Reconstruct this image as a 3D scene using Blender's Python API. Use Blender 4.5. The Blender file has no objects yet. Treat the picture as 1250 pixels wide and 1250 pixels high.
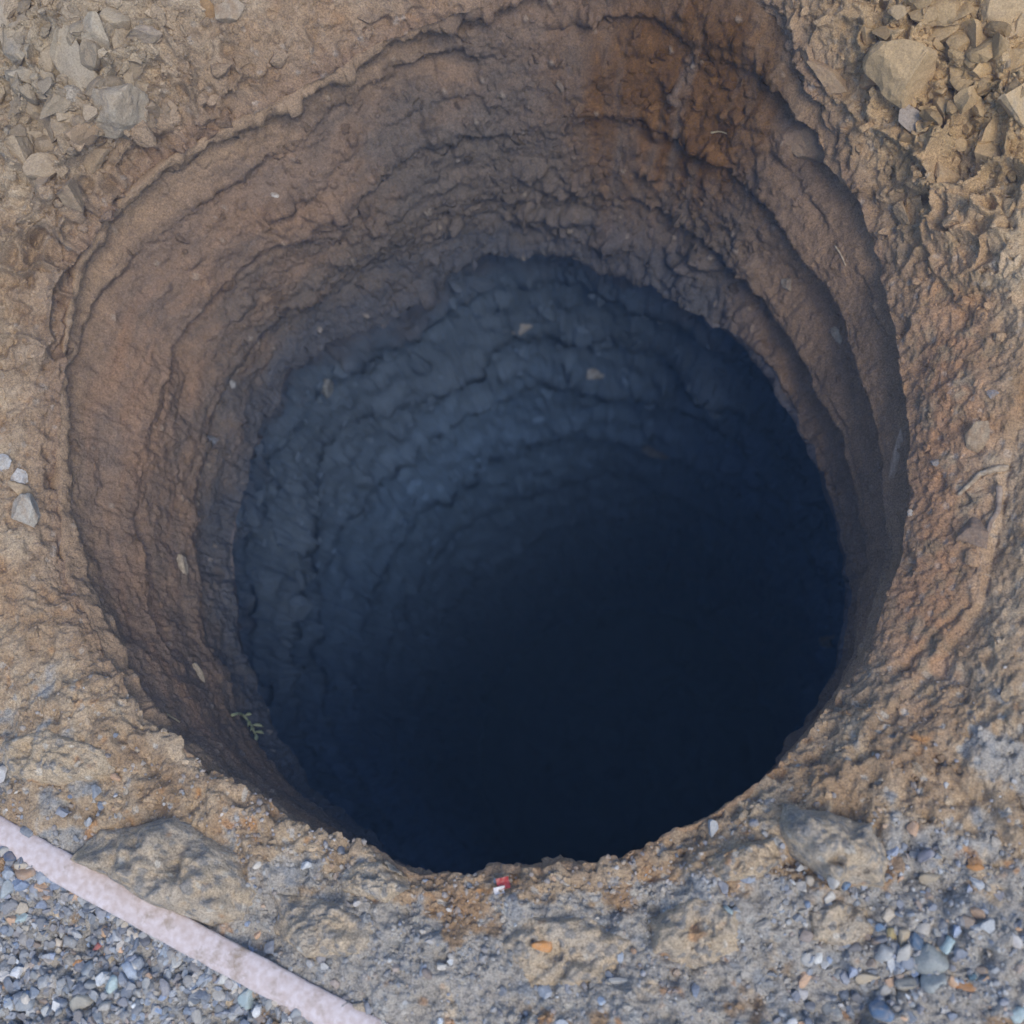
import bpy, math, time
import numpy as np
from mathutils import Vector, Matrix
from mathutils.bvhtree import BVHTree

T0 = time.time()
scene = bpy.context.scene
COL = scene.collection
rng = np.random.default_rng(7)

# ------------------------------------------------------------------ camera
F = 1500.0                                   # focal length in 1250-px-picture pixels
CAM = Vector((0.25, -0.56, 1.45))
down = Vector((225.0, -485.0, -F)).normalized()   # where straight-down lies in the view
QCAM = down.rotation_difference(Vector((0, 0, -1)))
cd = bpy.data.cameras.new("camera")
cam = bpy.data.objects.new("camera", cd)
COL.objects.link(cam)
cam.location = CAM
cam.rotation_mode = 'QUATERNION'
cam.rotation_quaternion = QCAM
cd.sensor_fit = 'HORIZONTAL'
cd.sensor_width = 36.0
cd.lens = 36.0 * F / 1250.0
cd.clip_start = 0.02
cd.clip_end = 500
cd.dof.use_dof = True
cd.dof.focus_distance = 1.6
cd.dof.aperture_fstop = 3.2
scene.camera = cam

# ------------------------------------------------------------------ sky and sun
SUN_EL, SUN_AZ = 58.0, -52.0                 # azimuth measured from +X towards +Y
world = bpy.data.worlds.new("World")
scene.world = world
world.use_nodes = True
wn = world.node_tree
sky = wn.nodes.new("ShaderNodeTexSky")
sky.sky_type = 'NISHITA'
sky.sun_disc = False
sky.sun_elevation = math.radians(SUN_EL)
sky.sun_rotation = math.radians(90.0 - SUN_AZ)
sky.air_density = 1.0
sky.dust_density = 1.0
wn.links.new(sky.outputs[0], wn.nodes["Background"].inputs[0])
wn.nodes["Background"].inputs[1].default_value = 0.12
sd = bpy.data.lights.new("sun", 'SUN')
sun = bpy.data.objects.new("sun", sd)
COL.objects.link(sun)
sd.energy = 1.5
sd.angle = math.radians(30)
sd.color = (1.0, 0.90, 0.74)
ce = math.cos(math.radians(SUN_EL))
sdir = Vector((ce * math.cos(math.radians(SUN_AZ)), ce * math.sin(math.radians(SUN_AZ)), math.sin(math.radians(SUN_EL))))
sun.rotation_mode = 'QUATERNION'
sun.rotation_quaternion = sdir.to_track_quat('Z', 'Y')
scene.view_settings.view_transform = 'Standard'
scene.view_settings.look = 'None'
scene.view_settings.exposure = 0.65
scene.view_settings.gamma = 1.0
scene.view_settings.use_curve_mapping = False
scene.cycles.use_denoising = True
scene.cycles.max_bounces = 8
scene.cycles.diffuse_bounces = 4
scene.cycles.use_adaptive_sampling = True
scene.cycles.adaptive_threshold = 0.03

# ------------------------------------------------------------------ view helpers
RM = np.array(QCAM.to_matrix())
CV = np.array(CAM)

def unproject(px, py, z):
    """points at height z seen at photo pixel px, py (arrays welcome)"""
    px, py, z = np.broadcast_arrays(np.asarray(px, float), np.asarray(py, float), np.asarray(z, float))
    q = np.stack([px - 625, -(py - 625), np.full(px.shape, -F)], -1) @ RM.T
    s = (z - CV[2]) / q[..., 2]
    return CV + q * s[..., None]

def project(P):
    q = (P - CV) @ RM
    return 625 + F * q[..., 0] / -q[..., 2], 625 - F * q[..., 1] / -q[..., 2]

# ------------------------------------------------------------------ noise (numpy)
def _h(ix, iy, iz, seed):
    h = ix * np.uint32(374761393) + iy * np.uint32(668265263) + iz * np.uint32(2246822519) + np.uint32(seed * 3266489917 & 0xffffffff)
    h ^= h >> np.uint32(13)
    h *= np.uint32(1274126177)
    h ^= h >> np.uint32(16)
    return h

def perlin(P, seed=0):
    P = P.astype(np.float32)
    fl = np.floor(P)
    I = fl.astype(np.int32).astype(np.uint32)
    f = P - fl
    u = f * f * f * (f * (f * 6 - 15) + 10)
    out = np.zeros(P.shape[:-1], np.float32)
    for dx in (0, 1):
        wx = u[..., 0] if dx else 1 - u[..., 0]
        for dy in (0, 1):
            wy = u[..., 1] if dy else 1 - u[..., 1]
            for dz in (0, 1):
                wz = u[..., 2] if dz else 1 - u[..., 2]
                h = _h(I[..., 0] + np.uint32(dx), I[..., 1] + np.uint32(dy), I[..., 2] + np.uint32(dz), seed)
                g = ((h & np.uint32(1023)).astype(np.float32) / 511.5 - 1) * (f[..., 0] - dx)
                g += (((h >> np.uint32(10)) & np.uint32(1023)).astype(np.float32) / 511.5 - 1) * (f[..., 1] - dy)
                g += (((h >> np.uint32(20)) & np.uint32(1023)).astype(np.float32) / 511.5 - 1) * (f[..., 2] - dz)
                out += g * wx * wy * wz
    return out * 1.4

def fbm(P, size, octaves=3, gain=0.5, seed=0, ridged=False):
    q = P / size
    a, t, out = 1.0, 0.0, 0
    for o in range(octaves):
        n = perlin(q + o * 17.3, seed + o)
        if ridged:
            n = 1 - 2 * np.abs(n)
        out = out + a * n
        t += a
        a *= gain
        q = q * 2.03
    return out / t

def worley(P, size, seed=0):
    """F1, F2 in cells and a 0..1 random value of the nearest cell"""
    q = (P / size).astype(np.float32)
    fl = np.floor(q)
    I = fl.astype(np.int32).astype(np.uint32)
    f = q - fl
    F1 = np.full(q.shape[:-1], 9, np.float32)
    F2 = F1.copy()
    ID = np.zeros(q.shape[:-1], np.float32)
    for dx in (-1, 0, 1):
        for dy in (-1, 0, 1):
            for dz in (-1, 0, 1):
                h = _h(I[..., 0] + np.uint32(dx & 0xffffffff), I[..., 1] + np.uint32(dy & 0xffffffff), I[..., 2] + np.uint32(dz & 0xffffffff), seed)
                d = (f[..., 0] - dx - (h & np.uint32(255)).astype(np.float32) / 255) ** 2
                d += (f[..., 1] - dy - ((h >> np.uint32(8)) & np.uint32(255)).astype(np.float32) / 255) ** 2
                d += (f[..., 2] - dz - ((h >> np.uint32(16)) & np.uint32(255)).astype(np.float32) / 255) ** 2
                near = d < F1
                F2 = np.where(near, F1, np.minimum(F2, d))
                ID = np.where(near, (h >> np.uint32(24)).astype(np.float32) / 255, ID)
                F1 = np.where(near, d, F1)
    return np.sqrt(F1), np.sqrt(F2), ID

_RA = np.linalg.qr(np.random.default_rng(3).normal(size=(3, 3)))[0].astype(np.float32)

def clods(P, size, seed):
    """broken lumps: flat faced cells with steep sides, random heights 0..1"""
    q = ((P @ _RA) / size).astype(np.float32)
    fl = np.floor(q)
    I = fl.astype(np.int32).astype(np.uint32)
    f = q - fl
    best = np.full(q.shape[:-1], 9, np.float32)
    ID = np.zeros(q.shape[:-1], np.float32)
    for dx in (-1, 0, 1):
        for dy in (-1, 0, 1):
            for dz in (-1, 0, 1):
                h = _h(I[..., 0] + np.uint32(dx & 0xffffffff), I[..., 1] + np.uint32(dy & 0xffffffff), I[..., 2] + np.uint32(dz & 0xffffffff), seed)
                a = np.abs(f[..., 0] - dx - (h & np.uint32(255)).astype(np.float32) / 255)
                b = np.abs(f[..., 1] - dy - ((h >> np.uint32(8)) & np.uint32(255)).astype(np.float32) / 255)
                c = np.abs(f[..., 2] - dz - ((h >> np.uint32(16)) & np.uint32(255)).astype(np.float32) / 255)
                d = 0.6 * np.maximum(np.maximum(a, b), c) + 0.4 * (a + b + c) * 0.7
                near = d < best
                ID = np.where(near, (h >> np.uint32(24)).astype(np.float32) / 255, ID)
                best = np.where(near, d, best)
    body = np.clip((0.62 - best) * 2.6, 0, 1)
    tilt = np.clip(1 - best * 0.9, 0, 1)
    return body * tilt * np.clip(ID * 1.4 - 0.25, 0, 1.2), ID, best

def poly_dist(px, py, pts):
    """distance in photo pixels to a drawn line, and which side (+ to its right)"""
    best = np.full(px.shape, 1e9)
    side = np.ones(px.shape)
    for (x0, y0), (x1, y1) in zip(pts[:-1], pts[1:]):
        ex, ey = x1 - x0, y1 - y0
        tt = np.clip(((px - x0) * ex + (py - y0) * ey) / (ex * ex + ey * ey), 0, 1)
        dx, dy = px - x0 - tt * ex, py - y0 - tt * ey
        d = np.hypot(dx, dy)
        sd_ = np.sign(ex * dy - ey * dx)
        side = np.where(d < best, sd_, side)
        best = np.minimum(best, d)
    return best, side

def sst(a, b, x):
    t = np.clip((x - a) / (b - a), 0, 1)
    return t * t * (3 - 2 * t)

def mix(a, b, t):
    return a + (b - a) * t

# ------------------------------------------------------------------ object helpers
def tag(o, label=None, cat=None, group=None, kind=None):
    for k, v in (("label", label), ("category", cat), ("group", group), ("kind", kind)):
        if v:
            o[k] = v
    return o

def link(name, me, parent=None, mat=None):
    o = bpy.data.objects.new(name, me)
    COL.objects.link(o)
    if parent:
        o.parent = parent
    if mat and me is not None and not me.materials:
        me.materials.append(mat)
    return o

def np_mesh(name, V, Fc, col=None, smooth=True):
    """mesh from numpy arrays; Fc is (n,3) or (n,4); col per-vertex linear rgb"""
    me = bpy.data.meshes.new(name)
    V = np.ascontiguousarray(V, np.float32).reshape(-1, 3)
    Fc = np.ascontiguousarray(Fc, np.int32)
    n, k = Fc.shape
    me.vertices.add(len(V))
    me.vertices.foreach_set("co", V.ravel())
    me.loops.add(n * k)
    me.loops.foreach_set("vertex_index", Fc.ravel())
    me.polygons.add(n)
    me.polygons.foreach_set("loop_start", np.arange(0, n * k, k, dtype=np.int32))
    me.polygons.foreach_set("use_smooth", np.full(n, smooth, bool))
    if col is not None:
        at = me.color_attributes.new("soil", 'FLOAT_COLOR', 'POINT')
        c = np.ones((len(V), 4), np.float32)
        c[:, :3] = np.clip(col.reshape(-1, 3), 0.004, 0.95)
        at.data.foreach_set("color", c.ravel())
    me.update(calc_edges=True)
    return me

# ------------------------------------------------------------------ materials
def soil_material(name, bump=0.6, rough=0.95, fine=1.0, spec=0.25, attr="soil", grain=0.35, scale=1.0):
    m = bpy.data.materials.new(name)
    m.use_nodes = True
    nt = m.node_tree
    N, L = nt.nodes, nt.links
    b = N["Principled BSDF"]
    b.inputs["Roughness"].default_value = rough
    b.inputs["Specular IOR Level"].default_value = spec
    tc = N.new("ShaderNodeTexCoord")
    at = N.new("ShaderNodeAttribute")
    at.attribute_name = attr
    def noise(sc, det, ro=0.6):
        n = N.new("ShaderNodeTexNoise")
        n.inputs["Scale"].default_value = sc * scale
        n.inputs["Detail"].default_value = det
        n.inputs["Roughness"].default_value = ro
        L.new(tc.outputs["Object"], n.inputs["Vector"])
        return n
    n1 = noise(420, 4, 0.65)
    n2 = noise(120, 3, 0.6)
    # grain multiplies the soil colour: mineral specks
    mr = N.new("ShaderNodeMapRange")
    mr.inputs[1].default_value = 0.3
    mr.inputs[2].default_value = 0.7
    mr.inputs[3].default_value = 1 - grain
    mr.inputs[4].default_value = 1 + grain
    mr.clamp = False
    L.new(n1.outputs["Fac"], mr.inputs[0])
    mul = N.new("ShaderNodeVectorMath")
    mul.operation = 'SCALE'
    L.new(at.outputs["Color"], mul.inputs[0])
    L.new(mr.outputs[0], mul.inputs["Scale"])
    L.new(mul.outputs[0], b.inputs["Base Color"])
    b1 = N.new("ShaderNodeBump")
    b1.inputs["Strength"].default_value = bump
    b1.inputs["Distance"].default_value = 0.0035 * fine
    L.new(n2.outputs["Fac"], b1.inputs["Height"])
    b2 = N.new("ShaderNodeBump")
    b2.inputs["Strength"].default_value = bump
    b2.inputs["Distance"].default_value = 0.0014 * fine
    L.new(n1.outputs["Fac"], b2.inputs["Height"])
    L.new(b1.outputs[0], b2.inputs["Normal"])
    L.new(b2.outputs[0], b.inputs["Normal"])
    return m

M_ground = soil_material("ground_soil", bump=0.95, grain=0.45)
M_wall = soil_material("clay_wall", bump=1.0, grain=0.42)
M_deep = soil_material("deep_clay", rough=0.8, grain=0.3, bump=0.9)
M_stone = soil_material("stone", bump=0.5, rough=0.85, fine=0.7, grain=0.25)
M_gravel = soil_material("gravel", bump=0.35, rough=0.65, fine=0.5, spec=0.4, grain=0.18)

def flat_material(name, color, rough=0.6, spec=0.4, var=0.2, sc=60, bump=0.2, color2=None, sss=0):
    m = bpy.data.materials.new(name)
    m.use_nodes = True
    N, L = m.node_tree.nodes, m.node_tree.links
    b = N["Principled BSDF"]
    b.inputs["Roughness"].default_value = rough
    b.inputs["Specular IOR Level"].default_value = spec
    tc = N.new("ShaderNodeTexCoord")
    n = N.new("ShaderNodeTexNoise")
    n.inputs["Scale"].default_value = sc
    n.inputs["Detail"].default_value = 5
    L.new(tc.outputs["Object"], n.inputs["Vector"])
    r = N.new("ShaderNodeValToRGB")
    r.color_ramp.elements[0].position = 0.35
    r.color_ramp.elements[1].position = 0.68
    c2 = color2 or tuple(c * (1 - var) for c in color)
    r.color_ramp.elements[0].color = (*c2, 1)
    r.color_ramp.elements[1].color = (*color, 1)
    L.new(n.outputs["Fac"], r.inputs[0])
    L.new(r.outputs[0], b.inputs["Base Color"])
    bp = N.new("ShaderNodeBump")
    bp.inputs["Strength"].default_value = bump
    bp.inputs["Distance"].default_value = 0.002
    L.new(n.outputs["Fac"], bp.inputs["Height"])
    L.new(bp.outputs[0], b.inputs["Normal"])
    return m

# ------------------------------------------------------------------ traced rings of the hole
LIP = [(65,540),(70,480),(80,400),(95,310),(130,258),(180,208),(250,168),(330,118),(400,80),(470,42),(540,18),(610,-8),(700,-40),(800,-62),(875,-42),(932,8),(972,70),(1004,132),(1030,195),(1054,265),(1074,335),(1092,415),(1107,500),(1113,570),(1110,640),(1095,710),(1070,770),(1040,825),(1000,880),(960,925),(900,975),(830,1015),(760,1040),(690,1056),(610,1068),(560,1064),(500,1062),(470,1045),(410,1025),(365,1010),(330,975),(280,955),(230,920),(200,890),(160,850),(130,795),(100,740),(80,690),(68,620)]
EDGE = [(285,650),(300,590),(325,500),(350,460),(400,415),(440,400),(490,375),(530,345),(580,315),(640,308),(700,312),(760,330),(800,345),(850,385),(880,400),(920,440),(950,490),(985,550),(1010,620),(1025,680),(1030,740),(1022,790),(1008,835),(900,990),(800,1060),(650,1090),(560,1085),(490,1060),(440,1020),(400,985),(350,920),(320,850),(295,780),(288,720)]

def wrapdeg(a):
    return (a + 180) % 360 - 180

def az(thd, a, b, s=12):
    """soft 1 inside the angular span a..b"""
    c, h = (a + b) / 2, (b - a) / 2
    return 1 - sst(h - s / 2, h + s / 2, np.abs(wrapdeg(thd - c)))

def bump_deg(th, c, w):
    return np.exp(-(wrapdeg(th - c) / w) ** 2)

def z_lip(thd):
    return 0.10 * sst(30, 75, thd % 360) * (1 - sst(140, 185, thd % 360)) - 0.065 * (1 - sst(30, 58, np.abs(wrapdeg(thd + 2))))

def lip_drop(thd):
    return 0.022 + 0.03 * az(thd, 45, 110, 25) + 0.026 * az(thd, 105, 200, 30)

def trace(points, zf):
    px = np.array([p[0] for p in points], float)
    py = np.array([p[1] for p in points], float)
    z = np.zeros(len(px))
    for _ in range(12):
        P = unproject(px, py, z)
        th = np.degrees(np.arctan2(P[:, 1], P[:, 0]))
        z = zf(th)
    r = np.hypot(P[:, 0], P[:, 1])
    o = np.argsort(th)
    return th[o], r[o]

def ring(points, zf, thd, blur=2.0):
    t, r = trace(points, zf)
    fine = np.linspace(-180, 180, 721)
    v = np.interp(fine, t, r, period=360)
    k = np.exp(-(np.arange(-20, 21) * 0.5 / blur) ** 2)
    k /= k.sum()
    v = np.convolve(np.r_[v[:-1][-20:], v[:-1], v[:-1][:21]], k, 'same')[20:-20]
    return np.interp(wrapdeg(thd), fine, v[:721])

Z_EDGE = -0.42
NT = 2000
th = np.linspace(0, 2 * math.pi, NT, endpoint=False)
thd = np.degrees(th)
r_lip = ring(LIP, lambda t: z_lip(t) - 0.8 * lip_drop(t), thd)
z_l = z_lip(thd)
_c = np.stack([np.cos(th), np.sin(th), 0 * th], -1) * 0.55
r_lip = r_lip + 0.010 * fbm(_c, 0.11, 3, 0.6, 901) + 0.006 * fbm(_c, 0.025, 3, 0.6, 905) * (1 - 0.6 * np.exp(-(((thd + 180) % 360 - 180 - 0) / 50) ** 2))
z_l = z_l + 0.012 * fbm(_c, 0.09, 3, 0.6, 911)
r_edge = ring(EDGE, lambda t: np.full_like(t, Z_EDGE), thd, 0.8) + 0.012 * fbm(np.stack([np.cos(th), np.sin(th), 0 * th], -1) * 0.5, 0.05, 3, 0.6, 921)
ct, stn = np.cos(th), np.sin(th)

# distance from the axis to the border of the view, for spacing only
corner = unproject([-60, 1310, 1310, -60], [-60, -60, 1310, 1310], 0.0)[:, :2]
ext = np.full(NT, 9.0)
for i in range(4):
    a, b_ = corner[i], corner[(i + 1) % 4]
    e = b_ - a
    nrm = np.array([e[1], -e[0]])
    den = ct * nrm[0] + stn * nrm[1]
    tt = (a @ nrm) / np.where(np.abs(den) < 1e-6, 1e-6, den)
    ext = np.where((tt > 0) & (tt < ext), tt, ext)
ext = np.maximum(ext * 1.05 - r_lip, 0.10)

# ------------------------------------------------------------------ palette (linear base colours)
C = lambda *v: np.array(v, np.float32)
TAN = C(.375, .275, .18)
TAN_Y = C(.46, .325, .165)
TAN_PALE = C(.46, .375, .27)
GREY = C(.36, .34, .31)
GREY_B = C(.29, .30, .31)
RUST = C(.42, .22, .085)
BROWN = C(.23, .155, .105)
MAUVE = C(.195, .143, .108)
REDBR = C(.36, .205, .115)
UMBER = C(.115, .060, .024)
STONE_G = C(.36, .305, .225)
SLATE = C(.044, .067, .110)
DUSK = C(.105, .092, .083)

def lerp3(a, b, t):
    return a + (b - a) * t[..., None]

def blob(px, py, x, y, rx, ry=None):
    ry = ry or rx
    return np.exp(-(((px - x) / rx) ** 2 + ((py - y) / ry) ** 2))

def normals(P, wrap=True):
    dth = np.roll(P, -1, 1) - np.roll(P, 1, 1)
    ds = np.gradient(P, axis=0)
    n = np.cross(dth, ds)
    n /= np.linalg.norm(n, axis=-1, keepdims=True) + 1e-12
    return n

def grid_faces(ns, nt):
    i = np.arange(ns - 1)[:, None] * nt
    j = np.arange(nt)[None, :]
    j2 = (j + 1) % nt
    return np.stack([i + j, i + nt + j, i + nt + j2, i + j2], -1).reshape(-1, 4)

# ------------------------------------------------------------------ ground surface
NG = 205
u = np.linspace(0, 1, NG)
far = 1.3 ** np.arange(1, 25)          # coarse rings out to the horizon
dist = np.concatenate([u[:, None] * ext[None], ext[None] + 0.02 * (far[:, None] - 1) / 0.3 * 3], 0)
NS = dist.shape[0]
TH = np.broadcast_to(thd, dist.shape)
rr = r_lip[None] + dist
X, Y = rr * ct, rr * stn
# the banks: steep behind and to the top corners, gentle by the sides, level in front
slope = 0.10 + 0.55 * az(TH, 45, 150, 40) + 0.25 * az(TH, 20, 60, 30) + 0.10 * az(TH, -30, 30, 30) - 0.10 * az(TH, 200, 330, 40)
Zg = z_l[None] + slope * 0.45 * (1 - np.exp(-dist / 0.45))
lipw = 0.014 + 0.03 * az(TH, -60, 45, 30) + 0.026 * az(TH, 100, 200, 30) + 0.03 * az(TH, 45, 110, 25)
Zg -= lip_drop(TH) * np.exp(-dist / lipw)                       # rounded lip
# right-hand shelf: the ground drops in a soft chute to the lip
chute = az(TH, -45, 50, 25)
Zg += 0.065 * (1 - sst(30, 58, np.abs(wrapdeg(TH + 2)))) * (1 - np.exp(-(dist / 0.085) ** 1.5))
P = np.stack([X, Y, Zg], -1)
near = (dist < ext[None] + 0.3)
px, py = project(P)
w_big = fbm(P * C(1, 1, 1), 0.16, 4, 0.5, 11)
w_mid = fbm(P, 0.045, 4, 0.55, 21)
warp = np.stack([fbm(P, 0.05, 2, 0.5, 31), fbm(P, 0.05, 2, 0.5, 33), fbm(P, 0.05, 2, 0.5, 35)], -1)
f1, f2, idc = worley(P + warp * 0.018, 0.05, 5)
g1, g2, idg = worley(P + warp * 0.010, 0.02, 6)
k1, k2, idk = worley(P + warp * 0.004, 0.0085, 8)
rough_tl = np.clip(blob(px, py, 90, 110, 190, 190) + blob(px, py, 0, 330, 90, 130), 0, 1)
rough_tr = np.clip(blob(px, py, 1190, 80, 200, 190) + blob(px, py, 1240, 230, 90, 90), 0, 1)
front = sst(820, 960, py + 0.12 * np.abs(px - 620))
n_fine = fbm(P, 0.012, 3, 0.6, 41)
scrape = fbm(np.stack([TH * 0.004, rr * 2.2, Zg * 2.2], -1) + warp * 0.02, 0.045, 4, 0.6, 51)
D = 0.022 * w_big + 0.015 * w_mid * (1 - 0.65 * chute * np.exp(-dist / 0.12)) + 0.0035 * n_fine + 0.007 * scrape * (1 - front) * (1 - 0.8 * chute)
rock = np.clip(1 - f1 * 1.35, 0, 1) ** 0.7 * (0.2 + idc) + 0.5 * np.clip((f2 - f1) * 2, 0, 0.5)
clod = 1.2 * clods(P + warp * 0.006, 0.024, 6)[0] + 0.45 * clods(P, 0.011, 7)[0]
grit = np.clip(1 - k1 * 1.3, 0, 1) * (idk > 0.45) * (idk) + 0.6 * clods(P, 0.006, 17)[0]
hf1, hf2, hid = worley(P * C(1, 1, 1.3) + warp * 0.03, 0.085, 15)
facet = np.stack([np.sin(hid * 40), np.cos(hid * 57), np.sin(hid * 91)], -1)
crag = (0.3 + hid) * np.clip(1.15 - hf1, 0, 1) + 6.0 * (facet * (P - np.floor(P / 0.085) * 0.085 - 0.04)).sum(-1) * 0.6 - 0.5 * np.exp(-((hf2 - hf1) / 0.10) ** 2)
D += (rough_tl * 0.044 + rough_tr * 0.038) * (crag - 0.5) + (rough_tl * 0.020 + rough_tr * 0.020) * (rock - 0.45)
D += (0.0062 + 0.006 * az(TH, 60, 190, 30) * np.exp(-dist / 0.12) + 0.010 * np.clip(rough_tl + rough_tr, 0, 1) + 0.005 * front) * clod
D += (0.0022 + 0.0034 * front + 0.0015 * np.clip(rough_tl + rough_tr, 0, 1)) * grit
# broken crust plates in front: stepped edges
plate = fbm(P + warp * 0.012, 0.24, 2, 0.4, 61)
step = sst(-0.02, 0.03, plate + 0.10 * w_mid) * 0.009 + sst(0.20, 0.25, plate + 0.1 * w_mid) * 0.010
edgefade = sst(0.0, 0.05, dist)
D += front * (step - 0.009) * edgefade + front * (0.007 * fbm(P, 0.03, 4, 0.7, 63) + 0.034 * edgefade * fbm(P, 0.11, 3, 0.5, 65))
# crust step by the roots, ridge along the right rim
gd, gs = poly_dist(px + 8 * w_mid, py, [(1240, 500), (1222, 570), (1214, 630), (1200, 670), (1192, 726), (1150, 790), (1105, 850)])
D += 0.012 * sst(-5, 5, -gd * gs) * np.exp(-gd / 60)
gd, gs = poly_dist(px, py, [(1176, 732), (1149, 759), (1116, 796), (1089, 834)])
D += 0.006 * np.exp(-(gd / 4.0) ** 2)
hd = np.abs(py - (1018 + 0.553 * px - 0.00003 * px * px)) * 0.87
D *= 1 - 0.85 * np.exp(-(hd / 42) ** 2) * (px < 700)
Nn = normals(P)
fadefar = np.where(near, 1.0, np.exp(-(dist - ext[None] - 0.3) / 0.6))
Pg = P + Nn * (D * fadefar)[..., None]

# base colours of the ground by kind of soil
tone = fbm(P, 0.09, 4, 0.6, 71)
tone2 = fbm(P, 0.03, 3, 0.6, 75)
base = lerp3(TAN * C(.82, .8, .78), TAN_PALE, np.clip(0.4 + tone * 1.6 + 0.5 * tone2, 0, 1))
base = lerp3(base, RUST * 0.9, 0.35 * sst(0.1, 0.4, fbm(P, 0.12, 3, 0.6, 79)))
col = np.broadcast_to(base, P.shape).copy()
gmask = np.clip(front * 1.1, 0, 1) * sst(0.04, 0.2, tone + 0.35 * tone2 + 0.10 + 0.5 * (sst(1000, 1150, py) - 0.3) - 0.5 * np.exp(-dist / 0.035))
col = lerp3(col, GREY, gmask)
col = lerp3(col, GREY_B * 0.85, gmask * sst(0.05, 0.3, tone2))
col = lerp3(col, TAN_PALE * 1.1, front * sst(0.22, 0.34, fbm(P, 0.06, 4, 0.6, 77)) * 0.8)
col = lerp3(col, STONE_G, np.clip(blob(px, py, 80, 90, 150, 150), 0, 1) * 0.85)
col = lerp3(col, TAN_Y, np.clip(blob(px, py, 1170, 100, 220, 220), 0, 1) * 0.8)
col = lerp3(col, REDBR, 0.9 * np.clip(blob(px, py, 1155, 480, 70, 220) + blob(px, py, 1120, 740, 50, 130), 0, 1) * sst(-0.25, 0.2, tone2 + 0.1))
col = lerp3(col, BROWN, np.clip(0.9 * np.exp(-dist / (0.022 + 0.022 * az(TH, 30, 180, 40))) * (1 - 0.8 * front) * (1 + 0.8 * tone), 0, 1))
col = lerp3(col, RUST, 0.75 * sst(0.28, 0.45, fbm(P, 0.035, 3, 0.5, 81)) * (0.25 + 0.75 * front))
col = lerp3(col, GREY_B * 0.7, 0.7 * sst(0.5, 0.85, idk) * (k1 < 0.45) * (0.15 + 0.85 * gmask))
col = lerp3(col, C(.5, .5, .48), 0.6 * (idk > 0.93) * (k1 < 0.5) * (0.3 + 0.7 * front))
col *= (1 + 0.30 * tone2 + 0.12 * n_fine)[..., None]
me = np_mesh("ground", Pg, grid_faces(NS, NT), col)
ground = link("ground", me, None, M_ground)
tag(ground, "tan earth and grey gravel crust around the round hole", None, None, "structure")
print("ground", time.time() - T0)

# ------------------------------------------------------------------ shaft wall
pit = bpy.data.objects.new("earth_hole", None)
COL.objects.link(pit)
tag(pit, "round deep hole with brown clay rim and dark blue lower shaft", None, None, "structure")

def detail(P, TH, v_amp_clod, v_amp_grit):
    """clod relief: crumbly lumps whose size follows the given amplitudes"""
    wp = np.stack([fbm(P, 0.03, 2, 0.5, 131), fbm(P, 0.03, 2, 0.5, 133), fbm(P, 0.03, 2, 0.5, 135)], -1)
    big, ia, _ = clods(P * C(1, 1, 1.25) + wp * 0.010, 0.055, 105)
    mid, ib, _ = clods(P * C(1, 1, 1.2) + wp * 0.006, 0.026, 106)
    sml, ic, c1 = clods(P + wp * 0.003, 0.012, 107)
    tiny, _, _ = clods(P, 0.0065, 109)
    return v_amp_clod * (0.017 * big + 0.011 * mid) + v_amp_grit * (0.0050 * sml + 0.0022 * tiny), ia, ib, ic, c1

NC = 152
t = np.linspace(0, 1, NC)[:, None]
TH = np.broadcast_to(thd, (NC, NT))
zc = mix(z_l[None] - lip_drop(TH), Z_EDGE, t)
warpz = 0.045 * fbm(np.stack([ct * 0.5, stn * 0.5, 0 * ct], -1), 0.22, 3, 0.5, 201)[None] + 0.0 * t
# overall profile: flares at the top, straight below
prof = t ** 0.85
rc = mix(r_lip[None], r_edge[None], prof)
flare_w = az(TH, 55, 175, 30)
# tool marks: rings of grooves with lips that overhang a little
zz = zc + warpz + 0.02 * np.sin(np.radians(TH) * 2 + 1.3) + 0.012 * fbm(np.stack([ct * 0.5 + 0 * t, stn * 0.5 + 0 * t, zc + 0 * ct], -1), 0.06, 3, 0.6, 209)
saw = lambda v: (v % 1.0)
def terrace(v):
    f = v % 1.0
    return f - sst(0.78, 0.97, f)
g_amp = 0.011 + 0.026 * az(TH, -40, 50, 20) + 0.016 * az(TH, 50, 230, 30)
gm = 0.75 * az(TH, -40, 52, 15) + np.clip(0.5 + 1.3 * fbm(np.stack([ct * 0.5 + 0 * t, stn * 0.5 + 0 * t, zc + 0 * ct], -1), 0.16, 2, 0.5, 207), 0.05, 1.3)
gm2 = np.clip(0.5 + 1.8 * fbm(np.stack([ct * 0.5 + 0 * t, stn * 0.5 + 0 * t, zc * 1.5 + 0 * ct], -1), 0.12, 2, 0.5, 217), 0.0, 1.2)
rc = rc + g_amp * gm * (1.35 * terrace(zz / 0.128 + 0.3) + 0.32 * gm2 * terrace(zz / 0.055 + 0.1))
rc = rc + 0.040 * az(TH, 75, 172, 30) * sst(0.02, 0.10, t) * (1 - sst(0.06, 0.45, t))      # hollow under the lip
P = np.stack([rc * ct, rc * stn, zc + 0 * rc], -1)
Nn = -normals(P)
if (Nn[..., :2] * P[..., :2]).sum() > 0:
    Nn = -Nn                                   # inwards
wob = fbm(P, 0.14, 3, 0.5, 141)
mid_n = fbm(P, 0.05, 4, 0.55, 145)
fine_n = fbm(P, 0.011, 3, 0.6, 149)
farw = az(TH, 35, 140, 50)
rightw = az(TH, -50, 47, 16)
amp = 0.10 + 1.35 * farw * (0.35 + 0.65 * sst(0.2, 0.5, t)) + 0.25 * sst(0.8, 1.0, t)
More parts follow.
